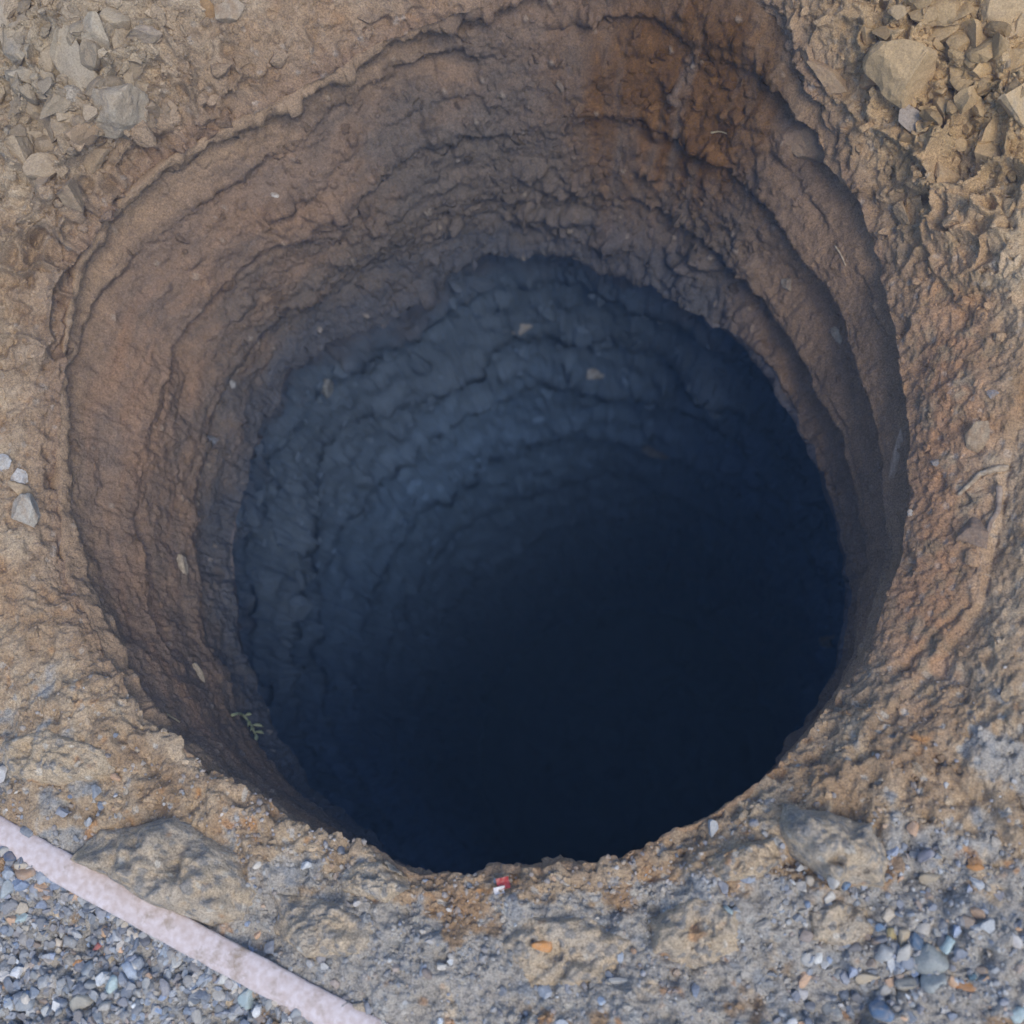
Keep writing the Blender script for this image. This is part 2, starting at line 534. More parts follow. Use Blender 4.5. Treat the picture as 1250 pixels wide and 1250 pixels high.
amp = amp + 0.7 * (1 - sst(0.06, 0.2, t)) * (1 - rightw)
amp *= 0.15 + 1.6 * sst(-0.15, 0.45, fbm(P * C(1, 1, 1.8), 0.13, 3, 0.5, 155))
amp *= 1 - 0.85 * rightw
Dd, ia, ib, ic, c1 = detail(P, TH, amp, 0.65 + 0.7 * farw - 0.35 * rightw)
topfade = sst(0, 0.06, t)
drag = fbm(np.stack([np.radians(TH) * 0.05, rc * 0.4, zc + 0.3 * warpz + 0 * rc], -1), 0.012, 3, 0.6, 159)      # smeared by the auger
D = 0.016 * wob + 0.011 * mid_n * (1 - 0.6 * rightw) + 0.002 * fine_n + Dd + 0.0030 * drag * (1 - 0.5 * farw)
D = D * (0.55 + 0.45 * topfade)
# ragged lower edge hangs inward
D += 0.012 * sst(0.90, 1.0, t) * (0.4 + fbm(P * C(1, 1, 0), 0.07, 3, 0.6, 171))
Pc = P + Nn * D[..., None]
Pc[..., 2] -= 0.06 * sst(0.80, 1.0, t) * fbm(P * C(1, 1, 0), 0.08, 4, 0.65, 175)
Pc[0] = Pg[0]                                   # meet the ground at the lip
px, py = project(P)
tone = fbm(P * C(1, 1, 2.2), 0.10, 4, 0.55, 181)
tone2 = fbm(P, 0.025, 3, 0.6, 185)
band = fbm(np.stack([ct * 0.06 + 0 * t, stn * 0.06 + 0 * t, zz * 1.0], -1), 0.03, 3, 0.6, 191)
col = lerp3(np.broadcast_to(BROWN, P.shape), MAUVE, np.clip(0.55 + tone * 1.6, 0, 1))
col = lerp3(col, REDBR, 0.55 * np.clip(band * 1.6, 0, 1) * (1 - 0.7 * farw))
col = lerp3(col, DUSK, 0.9 * sst(0.30, 0.95, t + 0.35 * tone + 0.15 * band + 0.40 * az(TH, 25, 120, 50)) * (1 - 0.35 * rightw))  # greyer towards the bottom; the back wall's shade is put into the colour too
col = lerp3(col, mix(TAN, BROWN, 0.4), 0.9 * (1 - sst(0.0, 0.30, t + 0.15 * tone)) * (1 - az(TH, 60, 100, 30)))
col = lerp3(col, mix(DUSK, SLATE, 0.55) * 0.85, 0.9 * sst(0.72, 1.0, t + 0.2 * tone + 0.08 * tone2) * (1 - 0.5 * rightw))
um = np.clip(1.2 * blob(px, py, 835, 105, 120, 130), 0, 1)
streak = fbm(np.stack([np.radians(TH) * 0.5, 0 * zz, zc * 0.12 + 0 * zz], -1), 0.03, 3, 0.6, 195)
um = np.clip(um * 1.3 * (0.95 + 1.8 * streak), 0, 1)
col = lerp3(col, UMBER, um)
col = lerp3(col, RUST * 0.45, um * 0.4 * sst(0.05, 0.35, tone2))
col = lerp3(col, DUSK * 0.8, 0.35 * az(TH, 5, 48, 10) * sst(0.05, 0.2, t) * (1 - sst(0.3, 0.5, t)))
col = lerp3(col, C(.42, .37, .31), 0.3 * (ic > 0.975) * (c1 < 0.35))
col = lerp3(col, C(.30, .195, .12), 0.75 * rightw * np.clip(0.9 + 0.8 * tone - 0.35 * t, 0, 1))  # right side painted warmer to offset the bluish skylight on it
col = lerp3(col, C(.38, .26, .165), 0.75 * az(TH, -85, -12, 30) * (1 - sst(0.35, 0.75, t + 0.2 * tone)))
col *= (1 + 0.30 * tone2 + 0.12 * fine_n)[..., None]
# wall faces look inwards: reuse the grid, turned
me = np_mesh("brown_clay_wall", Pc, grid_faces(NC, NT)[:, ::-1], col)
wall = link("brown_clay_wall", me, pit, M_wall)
tag(wall, "brown clay upper wall with ring shaped tool marks")
print("collar", time.time() - T0)

# ------------------------------------------------------------------ lower shaft
NT2, NL = 1300, 150
th2 = np.linspace(0, 2 * math.pi, NT2, endpoint=False)
td2 = np.degrees(th2)
c2_, s2_ = np.cos(th2), np.sin(th2)
re2 = np.interp(td2, thd, r_edge, period=360)
t = (np.linspace(0, 1, NL) ** 1.35)[:, None]
Z_FLOOR = -3.3
zl = mix(Z_EDGE - 0.0, Z_FLOOR, t)
TH = np.broadcast_to(td2, (NL, NT2))
base_r = mix(re2[None], 0.47, sst(0, 0.35, t))
zw = zl + 0.10 * fbm(np.stack([c2_, s2_, 0 * c2_], -1), 0.6, 3, 0.5, 301)[None]
under = 0.10 * sst(0.0, 0.035, Z_EDGE - zl)             # undercut just below the brown collar
led = 0
for k, (zk, ak, wd) in enumerate(((-0.54, 0.060, 0.06), (-0.68, 0.055, 0.09), (-0.88, 0.085, 0.12), (-1.12, 0.075, 0.15), (-1.42, 0.07, 0.2), (-1.75, 0.07, 0.2), (-2.15, 0.07, 0.25))):
    sel = np.clip(0.55 + 1.5 * fbm(np.stack([c2_, s2_, 0 * c2_ + k], -1), 0.55, 2, 0.5, 340 + k), 0.0, 1.2)[None]
    jag = 0.07 * fbm(np.stack([c2_, s2_, 0 * c2_ + 3 * k], -1), 0.25, 4, 0.6, 360 + k)[None]
    dz = zl - zk - jag
    led = led + ak * sel * (sst(0.012, -0.012, dz) * np.exp(-np.clip(-dz, 0, 9) / wd) - 0.7 * sst(-0.012, 0.012, dz) * np.exp(-np.clip(dz, 0, 9) / wd))
led = led + 0.009 * terrace((zl + 0.05 * fbm(np.stack([c2_, s2_, 0 * c2_], -1), 0.3, 4, 0.6, 351)[None]) / 0.062) * np.clip(0.4 + 1.5 * fbm(np.stack([c2_ + 0 * zl, s2_ + 0 * zl, zl * 1.5 + 0 * c2_], -1), 0.25, 2, 0.5, 353), 0, 1.2)
rl = base_r + under + led * sst(0.0, 0.05, Z_EDGE - zl)
P = np.stack([rl * c2_, rl * s2_, zl + 0 * rl], -1)
Nn = -normals(P)
if (Nn[..., :2] * P[..., :2]).sum() > 0:
    Nn = -Nn
Dd, ia, ib, ic, c1 = detail(P, TH, 2.0 * (0.35 + 0.65 * sst(-0.3, 0.3, fbm(P * C(1, 1, 2.5), 0.12, 3, 0.5, 311))), 1.6)
D = 0.012 * fbm(P * C(1, 1, 2.5), 0.16, 3, 0.5, 315) + 0.006 * fbm(P, 0.03, 3, 0.6, 316) + 0.003 * fbm(P, 0.015, 2, 0.5, 317) + Dd
D *= sst(0, 0.03, t * 6)
Pl = P + Nn * D[..., None]
# tuck the top ring behind the collar's lower edge
pc_last = Pc[-1]
Pl[0] = np.stack([np.interp(td2, thd, pc_last[:, k], period=360) for k in range(3)], -1)
tone = fbm(P * C(1, 1, 1.6), 0.09, 4, 0.55, 321)
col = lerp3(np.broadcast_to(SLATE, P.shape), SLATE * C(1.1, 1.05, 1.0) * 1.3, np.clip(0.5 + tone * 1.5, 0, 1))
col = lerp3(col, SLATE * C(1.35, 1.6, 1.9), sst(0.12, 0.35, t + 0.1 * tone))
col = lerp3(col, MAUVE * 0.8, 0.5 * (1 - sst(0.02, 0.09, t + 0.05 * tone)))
Vl = np.concatenate([Pl.reshape(-1, 3)], 0)
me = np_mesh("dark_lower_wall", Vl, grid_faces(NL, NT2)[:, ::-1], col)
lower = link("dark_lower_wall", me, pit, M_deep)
tag(lower, "dark blue grey lower wall of the shaft with crumbling ledges")
# floor of loose spoil
NF = 60
q = np.linspace(0, 1, NF)[:, None] ** 0.8
edge = Pl[-1][::5]
ne = len(edge)
Pf = np.stack([edge[:, 0] * q, edge[:, 1] * q, np.full((NF, ne), 0.0)], -1)
hump = 0.10 * (1 - q ** 2) + 0.10 * fbm(Pf, 0.22, 4, 0.5, 331) + 0.03 * np.clip(1 - worley(Pf, 0.08, 9)[0] * 1.3, 0, 1)
Pf[..., 2] = Z_FLOOR + hump * (1 - q ** 6)
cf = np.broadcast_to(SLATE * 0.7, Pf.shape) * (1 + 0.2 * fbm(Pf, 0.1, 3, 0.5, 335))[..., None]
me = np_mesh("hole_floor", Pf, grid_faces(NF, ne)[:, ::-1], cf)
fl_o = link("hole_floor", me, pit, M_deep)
print("lower", time.time() - T0)

# ------------------------------------------------------------------ ray targets
def bvh_of(V, nt, step=1):
    Pq = V[::1, ::step]
    fc = grid_faces(Pq.shape[0], Pq.shape[1])
    return BVHTree.FromPolygons(Pq.reshape(-1, 3).tolist(), fc.tolist())

vis = Pg[:NG + 3:2]
BV = [bvh_of(vis, NT, 2), bvh_of(Pc[::2], NT, 2), bvh_of(Pl[::2], NT2, 2)]
print("bvh", time.time() - T0)

def cast(origin, d):
    best = None
    for b in BV:
        h = b.ray_cast(origin, d)
        if h[0] is not None and (best is None or h[3] < best[3]):
            best = h
    return best

def at(px, py):
    """surface point and normal where the photograph shows pixel px, py"""
    d = QCAM @ Vector((px - 625, -(py - 625), -F)).normalized()
    h = cast(CAM, d)
    n = h[1] if h[1].dot(d) < 0 else -h[1]
    return h[0], n, (h[0] - CAM).length

# ------------------------------------------------------------------ stones: shared generators
def ico(sub):
    p = (1 + 5 ** 0.5) / 2
    V = [(-1, p, 0), (1, p, 0), (-1, -p, 0), (1, -p, 0), (0, -1, p), (0, 1, p), (0, -1, -p), (0, 1, -p), (p, 0, -1), (p, 0, 1), (-p, 0, -1), (-p, 0, 1)]
    V = [np.array(v) / np.linalg.norm(v) for v in V]
    Fc = [(0,11,5),(0,5,1),(0,1,7),(0,7,10),(0,10,11),(1,5,9),(5,11,4),(11,10,2),(10,7,6),(7,1,8),(3,9,4),(3,4,2),(3,2,6),(3,6,8),(3,8,9),(4,9,5),(2,4,11),(6,2,10),(8,6,7),(9,8,1)]
    for _ in range(sub):
        cache, out = {}, []
        def mp(a, b):
            k = (min(a, b), max(a, b))
            if k not in cache:
                m = V[a] + V[b]
                V.append(m / np.linalg.norm(m))
                cache[k] = len(V) - 1
            return cache[k]
        for a, b, c in Fc:
            ab, bc, ca = mp(a, b), mp(b, c), mp(c, a)
            out += [(a, ab, ca), (b, bc, ab), (c, ca, bc), (ab, bc, ca)]
        Fc = out
    return np.array(V), np.array(Fc, np.int32)

ICO = [ico(k) for k in range(4)]

def rock_shape(sub, cuts, rough, seed, rnd=0.0):
    """unit rock: a ball cut by random planes, then worn"""
    r = np.random.default_rng(seed)
    V, Fc = ICO[sub]
    V = V.copy()
    for _ in range(cuts):
        n = r.normal(size=3)
        n /= np.linalg.norm(n)
        h = r.uniform(0.3, 0.75)
        d = V @ n - h
        V = V - np.outer(np.clip(d, 0, None) * (1 - rnd), n)
    V /= np.abs(V).max(0)
    if rough:
        nn = V / (np.linalg.norm(V, axis=1, keepdims=True) + 1e-9)
        V = V + nn * (rough * fbm(V + seed * 3.1, 0.7, 3, 0.6, seed % 97) + 0.35 * rough * fbm(V + seed, 0.2, 2, 0.6, seed % 89))[:, None]
    return V, Fc

ROCKS = [rock_shape(3, 12, 0.15, 500 + k, 0.0) for k in range(14)]
PEB = [rock_shape(2, 9, 0.07, 600 + k, 0.12) for k in range(12)]
CRUMB = [rock_shape(1, 7, 0.35, 700 + k, 0.0) for k in range(16)]
TRI = [rock_shape(0, 2, 0.3, 780 + k, 0.0) for k in range(12)]
CRUMB2 = [rock_shape(2, 8, 0.55, 740 + k, 0.0) for k in range(16)]

def basis(n, ref=None):
    n = np.asarray(n, float)
    n = n / np.linalg.norm(n)
    ref = np.array([1.0, 0, 0]) if ref is None else ref
    x = ref - n * (ref @ n)
    if np.linalg.norm(x) < 1e-3:
        x = np.array([0, 1.0, 0]) - n * n[1]
    x /= np.linalg.norm(x)
    return np.stack([x, np.cross(n, x), n], 1)

def screen_dir(deg):
    a = math.radians(deg)
    return RM @ np.array([math.cos(a), math.sin(a), 0])

def stone(name, px, py, w, h, ang, color, label, cat="stone", thick=0.65, sink=0.3, seed=None, shapes=None, mat=None, group=None, tilt=0.0, var=0.12, dusty=0.0, wall_stone=False):
    """one loose stone at photo pixel px, py; w, h are its seen size in photo pixels"""
    p, n, dist = at(px, py)
    k = dist / F
    sx, sy = w * k / 2 * 1.2, h * k / 2 * 1.2
    sz = min(sx, sy) * thick * 1.3
    seed = seed if seed is not None else int(px * 7 + py * 13)
    shp = (shapes or ROCKS)[seed % len(shapes or ROCKS)]
    V = shp[0] * np.array([sx, sy, sz])
    nn = np.array(n) * (1 - tilt) + tilt * np.array((CAM - p).normalized())
    B = basis(nn, screen_dir(ang))
    cc = np.asarray(color, float) * np.ones((len(V), 1))
    r = np.random.default_rng(seed)
    cc = cc * (1 + var * fbm(shp[0] + seed, 0.6, 3, 0.6, seed % 51) * 2)[:, None]
    if dusty:
        tabs = (cC, cx_, cy_) if wall_stone else (gC, gx, gy)
        loc_c = tabs[0][np.argmin((tabs[1] - px) ** 2 + (tabs[2] - py) ** 2)]
    if dusty:
        cc = lerp3(cc, loc_c, np.clip(dusty + 1.1 * fbm(shp[0] + 2 * seed, 0.5, 4, 0.6, seed % 47), 0, 0.95))
    me = np_mesh(name, V @ B.T, shp[1], cc, smooth=False if shapes is None else True)
    o = link(name, me, None, mat or M_stone)
    o.location = Vector(p) + Vector(B[:, 2]) * sz * (0.5 - sink)
    tag(o, label, cat, group)
    return o

def scatter(name, idx, P, N, size, shapes, colors, parent=None, flat=0.7, sink=0.2, mat=None, label=None, cat=None, seed=1, jitter=0.5, smooth=True):
    """many small pieces joined in one mesh (nobody could count them)"""
    r = np.random.default_rng(seed)
    Vs, Fs, Cs, off = [], [], [], 0
    for k, i in enumerate(idx):
        sh = shapes[r.integers(len(shapes))]
        s = size[k]
        n = N[i] + r.normal(size=3) * jitter * 0.4
        B = basis(n, r.normal(size=3))
        V = (sh[0] * np.array([s * r.uniform(0.8, 1.25), s * r.uniform(0.65, 1.0), s * flat * r.uniform(0.7, 1.2)])) @ B.T
        Vs.append(V + P[i] + B[:, 2] * s * flat * (0.6 - sink))
        Fs.append(sh[1] + off)
        Cs.append(np.repeat(colors[k][None], len(V), 0))
        off += len(V)
    me = np_mesh(name, np.concatenate(Vs), np.concatenate(Fs), np.concatenate(Cs), smooth)
    o = link(name, me, parent, mat or M_gravel)
    tag(o, label, cat, None, "stuff")
    return o

# flat vertex tables of the visible surfaces
gP = Pg[:NG + 2].reshape(-1, 3)
gN = normals(Pg[:NG + 2]).reshape(-1, 3)
gN *= np.sign(gN[:, 2:3] + 1e-9)
gC = np.array(ground.data.color_attributes["soil"].data[0].color[:])  # touch once
buf = np.empty(len(ground.data.vertices) * 4, np.float32)
ground.data.color_attributes["soil"].data.foreach_get("color", buf)
gC = buf.reshape(-1, 4)[:len(gP), :3]
gx, gy = project(gP)
gA = (np.repeat((r_lip[None] + dist[:NG + 2]), 1, 0) * (ext / NG)[None]).reshape(-1)
inview = (gx > -50) & (gx < 1300) & (gy > -50) & (gy < 1300)

def pick(weight, n, seed):
    r = np.random.default_rng(seed)
    w = weight * gA * inview
    return r.choice(len(w), n, p=w / w.sum())

hose_line = lambda x: 1018 + 0.553 * x - 0.00003 * x * x      # centre line of the hose in the photo
below = sst(4, 26, gy - hose_line(gx))                        # gravel side of the hose
frontm = sst(830, 980, gy + 0.12 * np.abs(gx - 620))
rocky = np.clip(blob(gx, gy, 90, 110, 200, 200) + blob(gx, gy, 1190, 80, 220, 220), 0, 1)
G_COL = [C(.17, .19, .22), C(.23, .25, .27), C(.30, .31, .31), C(.13, .15, .18), C(.36, .33, .28), C(.45, .47, .47), C(.24, .20, .17), C(.20, .25, .33), C(.42, .28, .18)]
G_W = np.array([.22, .22, .18, .12, .08, .05, .06, .05, .02])

G_NAME = ["slate grey", "grey", "light grey", "dark grey", "beige", "whitish", "brown", "blue grey", "orange brown"]

def gravel_colors(n, seed, want_kind=False):
    r = np.random.default_rng(seed)
    kind = r.choice(len(G_COL), n, p=G_W / G_W.sum())
    c = np.array(G_COL)[kind]
    if want_kind:
        return mix(c, TAN, r.uniform(0, 0.25, (n, 1))) * r.uniform(1.1, 1.4, (n, 1)), kind
    return mix(c, TAN, r.uniform(0, 0.4, (n, 1)) ** 1.5) * r.uniform(1.05, 1.75, (n, 1)) * np.array([[.97, 1.0, 1.07]])

r_ = np.random.default_rng(77)
# soil crumbs everywhere on the ground, in the colour of the soil they broke from
n = 5200
idx = pick(0.25 + 0.9 * frontm + 2.2 * rocky, n, 1)
sz = np.clip(r_.lognormal(math.log(0.0024), 0.45, n), 0.0011, 0.007)
scatter("soil_crumbs", idx, gP, gN, sz, TRI, gC[idx] * r_.uniform(0.85, 1.25, (n, 1)), ground, 0.6, 0.45, M_ground, seed=11, smooth=False)
# larger clods on the rough banks
n = 620
idx = pick(rocky ** 1.3 + 0.02, n, 2)
sz = np.clip(r_.lognormal(math.log(0.0068), 0.5, n), 0.003, 0.018)
scatter("soil_clods", idx, gP, gN, sz, CRUMB, gC[idx] * r_.uniform(0.9, 1.2, (n, 1)), ground, 0.7, 0.5, M_ground, seed=12, smooth=False)
# fine multicoloured grit on the front crust
n = 4200
idx = pick(frontm * (0.2 + sst(940, 1060, gy)) * (0.25 + sst(-0.1, 0.3, fbm(gP, 0.05, 3, 0.5, 431))), n, 23)
sz = np.clip(r_.lognormal(math.log(0.0019), 0.4, n), 0.0009, 0.004)
scatter("grit", idx, gP, gN, sz, TRI, mix(gravel_colors(n, 25), gC[idx], 0.45), ground, 0.8, 0.25, M_gravel, seed=24, smooth=False)
# broken rock pieces bedded in the two upper corners
n = 420
idx = pick(np.clip(blob(gx, gy, 85, 100, 95, 95) + blob(gx, gy, 1190, 70, 90, 90), 0, 1) ** 1.5, n, 21)
sz = np.clip(r_.lognormal(math.log(0.011), 0.5, n), 0.005, 0.03)
scatter("rock_rubble", idx, gP, gN, sz, CRUMB2[:5] + CRUMB[:11], gC[idx] * r_.uniform(0.7, 1.1, (n, 1)), ground, 0.7, 0.62, M_stone, seed=22, smooth=False)
# gravel
n = 2300
wgt = below * 3.0 + 9.0 * np.exp(-((gy - hose_line(gx) - 19) / 5.0) ** 2) + 1.6 * blob(gx, gy, 1090, 1170, 110, 90) + 0.5 * blob(gx, gy, 1010, 1070, 90, 70) + 0.10 * frontm * sst(1000, 1080, gy) + 0.3 * blob(gx, gy, 80, 970, 100, 40)
idx = pick(wgt, n, 3)
sz = np.clip(r_.lognormal(math.log(0.0042), 0.5, n), 0.0016, 0.0095)
scatter("gravel", idx, gP, gN, sz, CRUMB, gravel_colors(n, 5), None, 0.75, 0.15, M_gravel, "blue grey gravel strewn along the front of the hole and beside the pink strip", "gravel", seed=13, smooth=False)
print("scatter", time.time() - T0)

# clods stuck to the walls
cN = normals(Pc)
cN = np.where(((cN[..., :2] * Pc[..., :2]).sum(-1) > 0)[..., None], -cN, cN).reshape(-1, 3)
cP = Pc.reshape(-1, 3)
buf = np.empty(len(cP) * 4, np.float32)
wall.data.color_attributes["soil"].data.foreach_get("color", buf)
cC = buf.reshape(-1, 4)[:, :3]
cx_, cy_ = project(cP)
TT = np.repeat(np.linspace(0, 1, NC), NT)
THc = np.tile(thd, NC)
w = (0.12 + az(THc, 40, 135, 50) * (0.5 + TT)) * (1 - 0.93 * az(THc, -50, 46, 14)) * (0.15 + sst(-0.1, 0.3, fbm(cP, 0.08, 3, 0.5, 411)))
w = w * (1 - az(THc, 190, 330, 20))
w[TT < 0.05] = 0
n = 1300
idx = r_.choice(len(w), n, p=w / w.sum())
sz = np.clip(r_.lognormal(math.log(0.0052), 0.45, n), 0.002, 0.014)
scatter("clay_clods", idx, cP, cN, sz, CRUMB2[:2] + CRUMB, cC[idx] * r_.uniform(0.75, 1.05, (n, 1)), wall, 0.6, 0.65, M_wall, seed=14, smooth=False)
lN = normals(Pl)
lN = np.where(((lN[..., :2] * Pl[..., :2]).sum(-1) > 0)[..., None], -lN, lN).reshape(-1, 3)
lP = Pl.reshape(-1, 3)
buf = np.empty(len(lP) * 4, np.float32)
lower.data.color_attributes["soil"].data.foreach_get("color", buf)
lC = buf.reshape(-1, 4)[:, :3]
THl = np.tile(td2, NL)
w = az(THl, -20, 180, 30) * np.exp((lP[:, 2] - Z_EDGE) * 2.2) * (0.1 + sst(-0.05, 0.3, fbm(lP * C(1, 1, 2), 0.09, 3, 0.5, 421)))
w[:NT2 * 4] = 0
n = 1500
idx = r_.choice(len(w), n, p=w / w.sum())
sz = np.clip(r_.lognormal(math.log(0.010), 0.55, n), 0.004, 0.03)
scatter("clay_clods", idx, lP, lN, sz, CRUMB2[:3] + CRUMB, lC[idx] * r_.uniform(0.9, 1.3, (n, 1)), lower, 0.5, 0.5, M_deep, seed=15, smooth=False)
print("clods", time.time() - T0)

# ------------------------------------------------------------------ named stones
DUST = C(.36, .30, .22)
GR, GD, GP, TN, TY = C(.37, .33, .265), C(.22, .21, .19), C(.46, .44, .39), C(.36, .28, .19), C(.40, .29, .165)
WH, BL, CY, OR, CRM = C(.58, .57, .54), C(.13, .22, .36), C(.42, .54, .56), C(.46, .22, .07), C(.50, .42, .30)
BK = "stones in the bank at the corner over grey rubble"
for a in (
    (95, 80, 46, 90, 8, GR, "tall grey stone standing in the top left bank"),
    (140, 130, 60, 54, 40, GR * 1.1, "broad blocky grey stone with pale lower end in the top left bank"),
    (80, 160, 44, 28, -35, TN, "flat tan stone leaning below the tall grey stone"),
    (20, 57, 28, 42, 0, GD, "dark grey slab stone near the top left corner"),
    (119, 46, 26, 46, 5, GR * .9, "narrow grey stone beside the top of the tall grey stone"),
    (146, 52, 28, 24, 0, TN * .9, "small tan stone above the blocky grey stone"),
    (173, 38, 32, 24, 20, C(.27, .22, .19), "reddish brown clod high in the top left bank"),
    (280, 15, 34, 28, 10, GR, "lone grey stone at the top edge beside an orange flake"),
    (171, 108, 32, 36, 20, GR * 1.15, "pale grey stone touching the blocky grey stone on its upper right"),
    (118, 190, 34, 30, 0, TN * .85, "triangular brown stone under the top left rubble"),
    (44, 133, 38, 30, -30, TN, "cracked tan stone left of the flat tan stone"),
    (28, 95, 32, 26, 15, GR, "squat grey stone below the dark slab stone"),
    (8, 24, 26, 60, 5, GP, "pale stone cut by the left edge at the top"),
    (82, 236, 30, 38, 10, TN * 1.1, "upright tan stone on the slope under the top left rubble"),
    (52, 205, 40, 26, 10, TN * .95, "rough tan clod on the left slope above the upright tan stone"),
    (18, 180, 38, 32, 0, TN, "big tan clod by the left edge below the rubble"),
):
    stone("stone", *a, group="stones in the top left bank", tilt=0.45, var=0.35, sink=0.45, dusty=0.65, thick=0.75)
stone("orange_flake", 257, 16, 15, 42, 20, C(.42, .27, .14), "orange brown flake of stone at the top edge", "stone", thick=0.4)
for a in (
    (1112, 90, 64, 84, 35, TY, "largest yellow tan rock in the top right bank"),
    (1195, 52, 42, 48, -20, TY * 1.08, "angular yellow stone with a flat face near the top right corner"),
    (1148, 16, 44, 34, 0, TY * .95, "rounded yellow stone at the top edge over the largest rock"),
    (1222, 54, 26, 20, 10, GP * .9, "small light grey stone right of the angular yellow stone"),
    (1238, 124, 38, 48, 15, GR * 1.1, "grey stone at the right edge with a speckled face"),
    (1236, 78, 34, 36, 0, TY, "yellow clod over the grey stone at the right edge"),
    (1178, 94, 40, 32, 10, TY * 1.1, "small bright yellow clod below the angular yellow stone"),
    (1170, 62, 22, 26, 0, TY * .8, "brown clod between the largest rock and the angular stone"),
    (1220, 18, 60, 48, 0, TN, "tan stone at the top edge by the right corner"),
    (1244, 32, 20, 28, 0, TN * 1.05, "pale tan stone cut by the right edge near the top"),
    (1190, 12, 30, 18, -10, TY * .85, "flat yellow stone at the top edge over the angular stone"),
    (1064, 100, 30, 24, -10, C(.38, .17, .07), "small rust red clod left of the largest yellow rock"),
    (1060, 40, 36, 26, -30, TY, "yellow clod at the top edge right of the brown stained wall"),
    (1150, 215, 34, 24, -25, TN, "tan clod on the right bank below the pale edged slab"),
    (1205, 190, 40, 28, -20, TY, "wide yellow clod on the right bank below the speckled stone"),
    (985, 170, 70, 46, -35, TN * .85, "smooth brown clod on the rim right of the brown stained wall"),
    (1010, 95, 48, 30, -35, TY * .85, "long tan clod above the smooth brown clod"),
):
    stone("stone", *a, group="stones in the top right bank", tilt=0.45, var=0.3, sink=0.45, dusty=0.8, thick=0.75)
stone("slab", 1118, 150, 74, 22, -45, C(.34, .285, .235), "thin flat slab with pale edge jutting under the largest yellow rock", "stone slab", thick=0.45, tilt=0.5, sink=0.1)
for a in (
    (38, 630, 44, 32, -55, GP * .9, "pale pointed stone lying on the left rim"),
    (21, 582, 20, 18, -40, C(.52, .53, .55), "bluish white stone above the pale pointed stone on the left rim"),
    (6, 566, 18, 18, 0, C(.45, .47, .50), "grey white stone at the left edge of the picture"),
    (25, 599, 30, 15, -15, TN * 1.15, "flat tan stone between white stone and pale pointed stone"),
):
    stone("stone", *a, group="stones on the left rim", dusty=0.3, sink=0.4)
for a in (
    (222, 690, 12, 24, 15, C(.40, .36, .29), "pale upright stone set in the left clay wall"),
    (246, 826, 32, 9, -35, C(.44, .39, .30), "long pale flake in the lower left clay wall"),
    (335, 238, 10, 7, 10, WH, "tiny white pebble high in the left clay wall"),
    (398, 472, 24, 24, 0, C(.20, .23, .26), "round grey lump hanging under the brown edge on the left"),
    (258, 537, 18, 13, 20, C(.25, .28, .32), "bluish pebble in the left clay wall"),
    (283, 470, 9, 11, 0, C(.36, .37, .38), "small light pebble near the brown edge on the left"),
    (725, 456, 26, 16, -10, C(.26, .29, .34), "grey blue stone jutting from the back of the dark shaft"),
    (800, 548, 40, 22, -15, C(.18, .21, .26), "broad dark stone in the back of the shaft below the grey blue stone"),
    (640, 400, 26, 14, 0, C(.17, .19, .22), "dark clod jutting from the first ledge under the brown edge"),
    (1022, 408, 24, 12, -40, C(.40, .35, .27), "pale chip in the ridged wall on the right"),
    (960, 345, 22, 14, -60, C(.36, .31, .24), "buff chip high in the ridged wall on the right"),
    (1093, 560, 60, 15, 82, C(.50, .38, .29), "long white and orange stone in the right wall"),
    (1111, 627, 8, 9, 0, WH, "tiny white pebble under the long white and orange stone"),
    (1014, 782, 22, 40, 20, C(.15, .15, .155), "grey lump hanging low on the right side of the shaft"),
    (1212, 482, 13, 10, 0, C(.25, .27, .30), "dark grey pebble on the orange slope at the right"),
    (1142, 565, 14, 11, 0, C(.28, .29, .30), "grey pebble pressed into the orange slope"),
    (1192, 536, 46, 24, 55, C(.42, .34, .24), "crusty pale clod above the curved root"),
    (1190, 655, 30, 40, 10, C(.24, .19, .155), "dark brown clod below the curved root"),
):
    stone("stone", *a, group="stones set in the walls of the hole", dusty=0.5, wall_stone=True, sink=0.55)

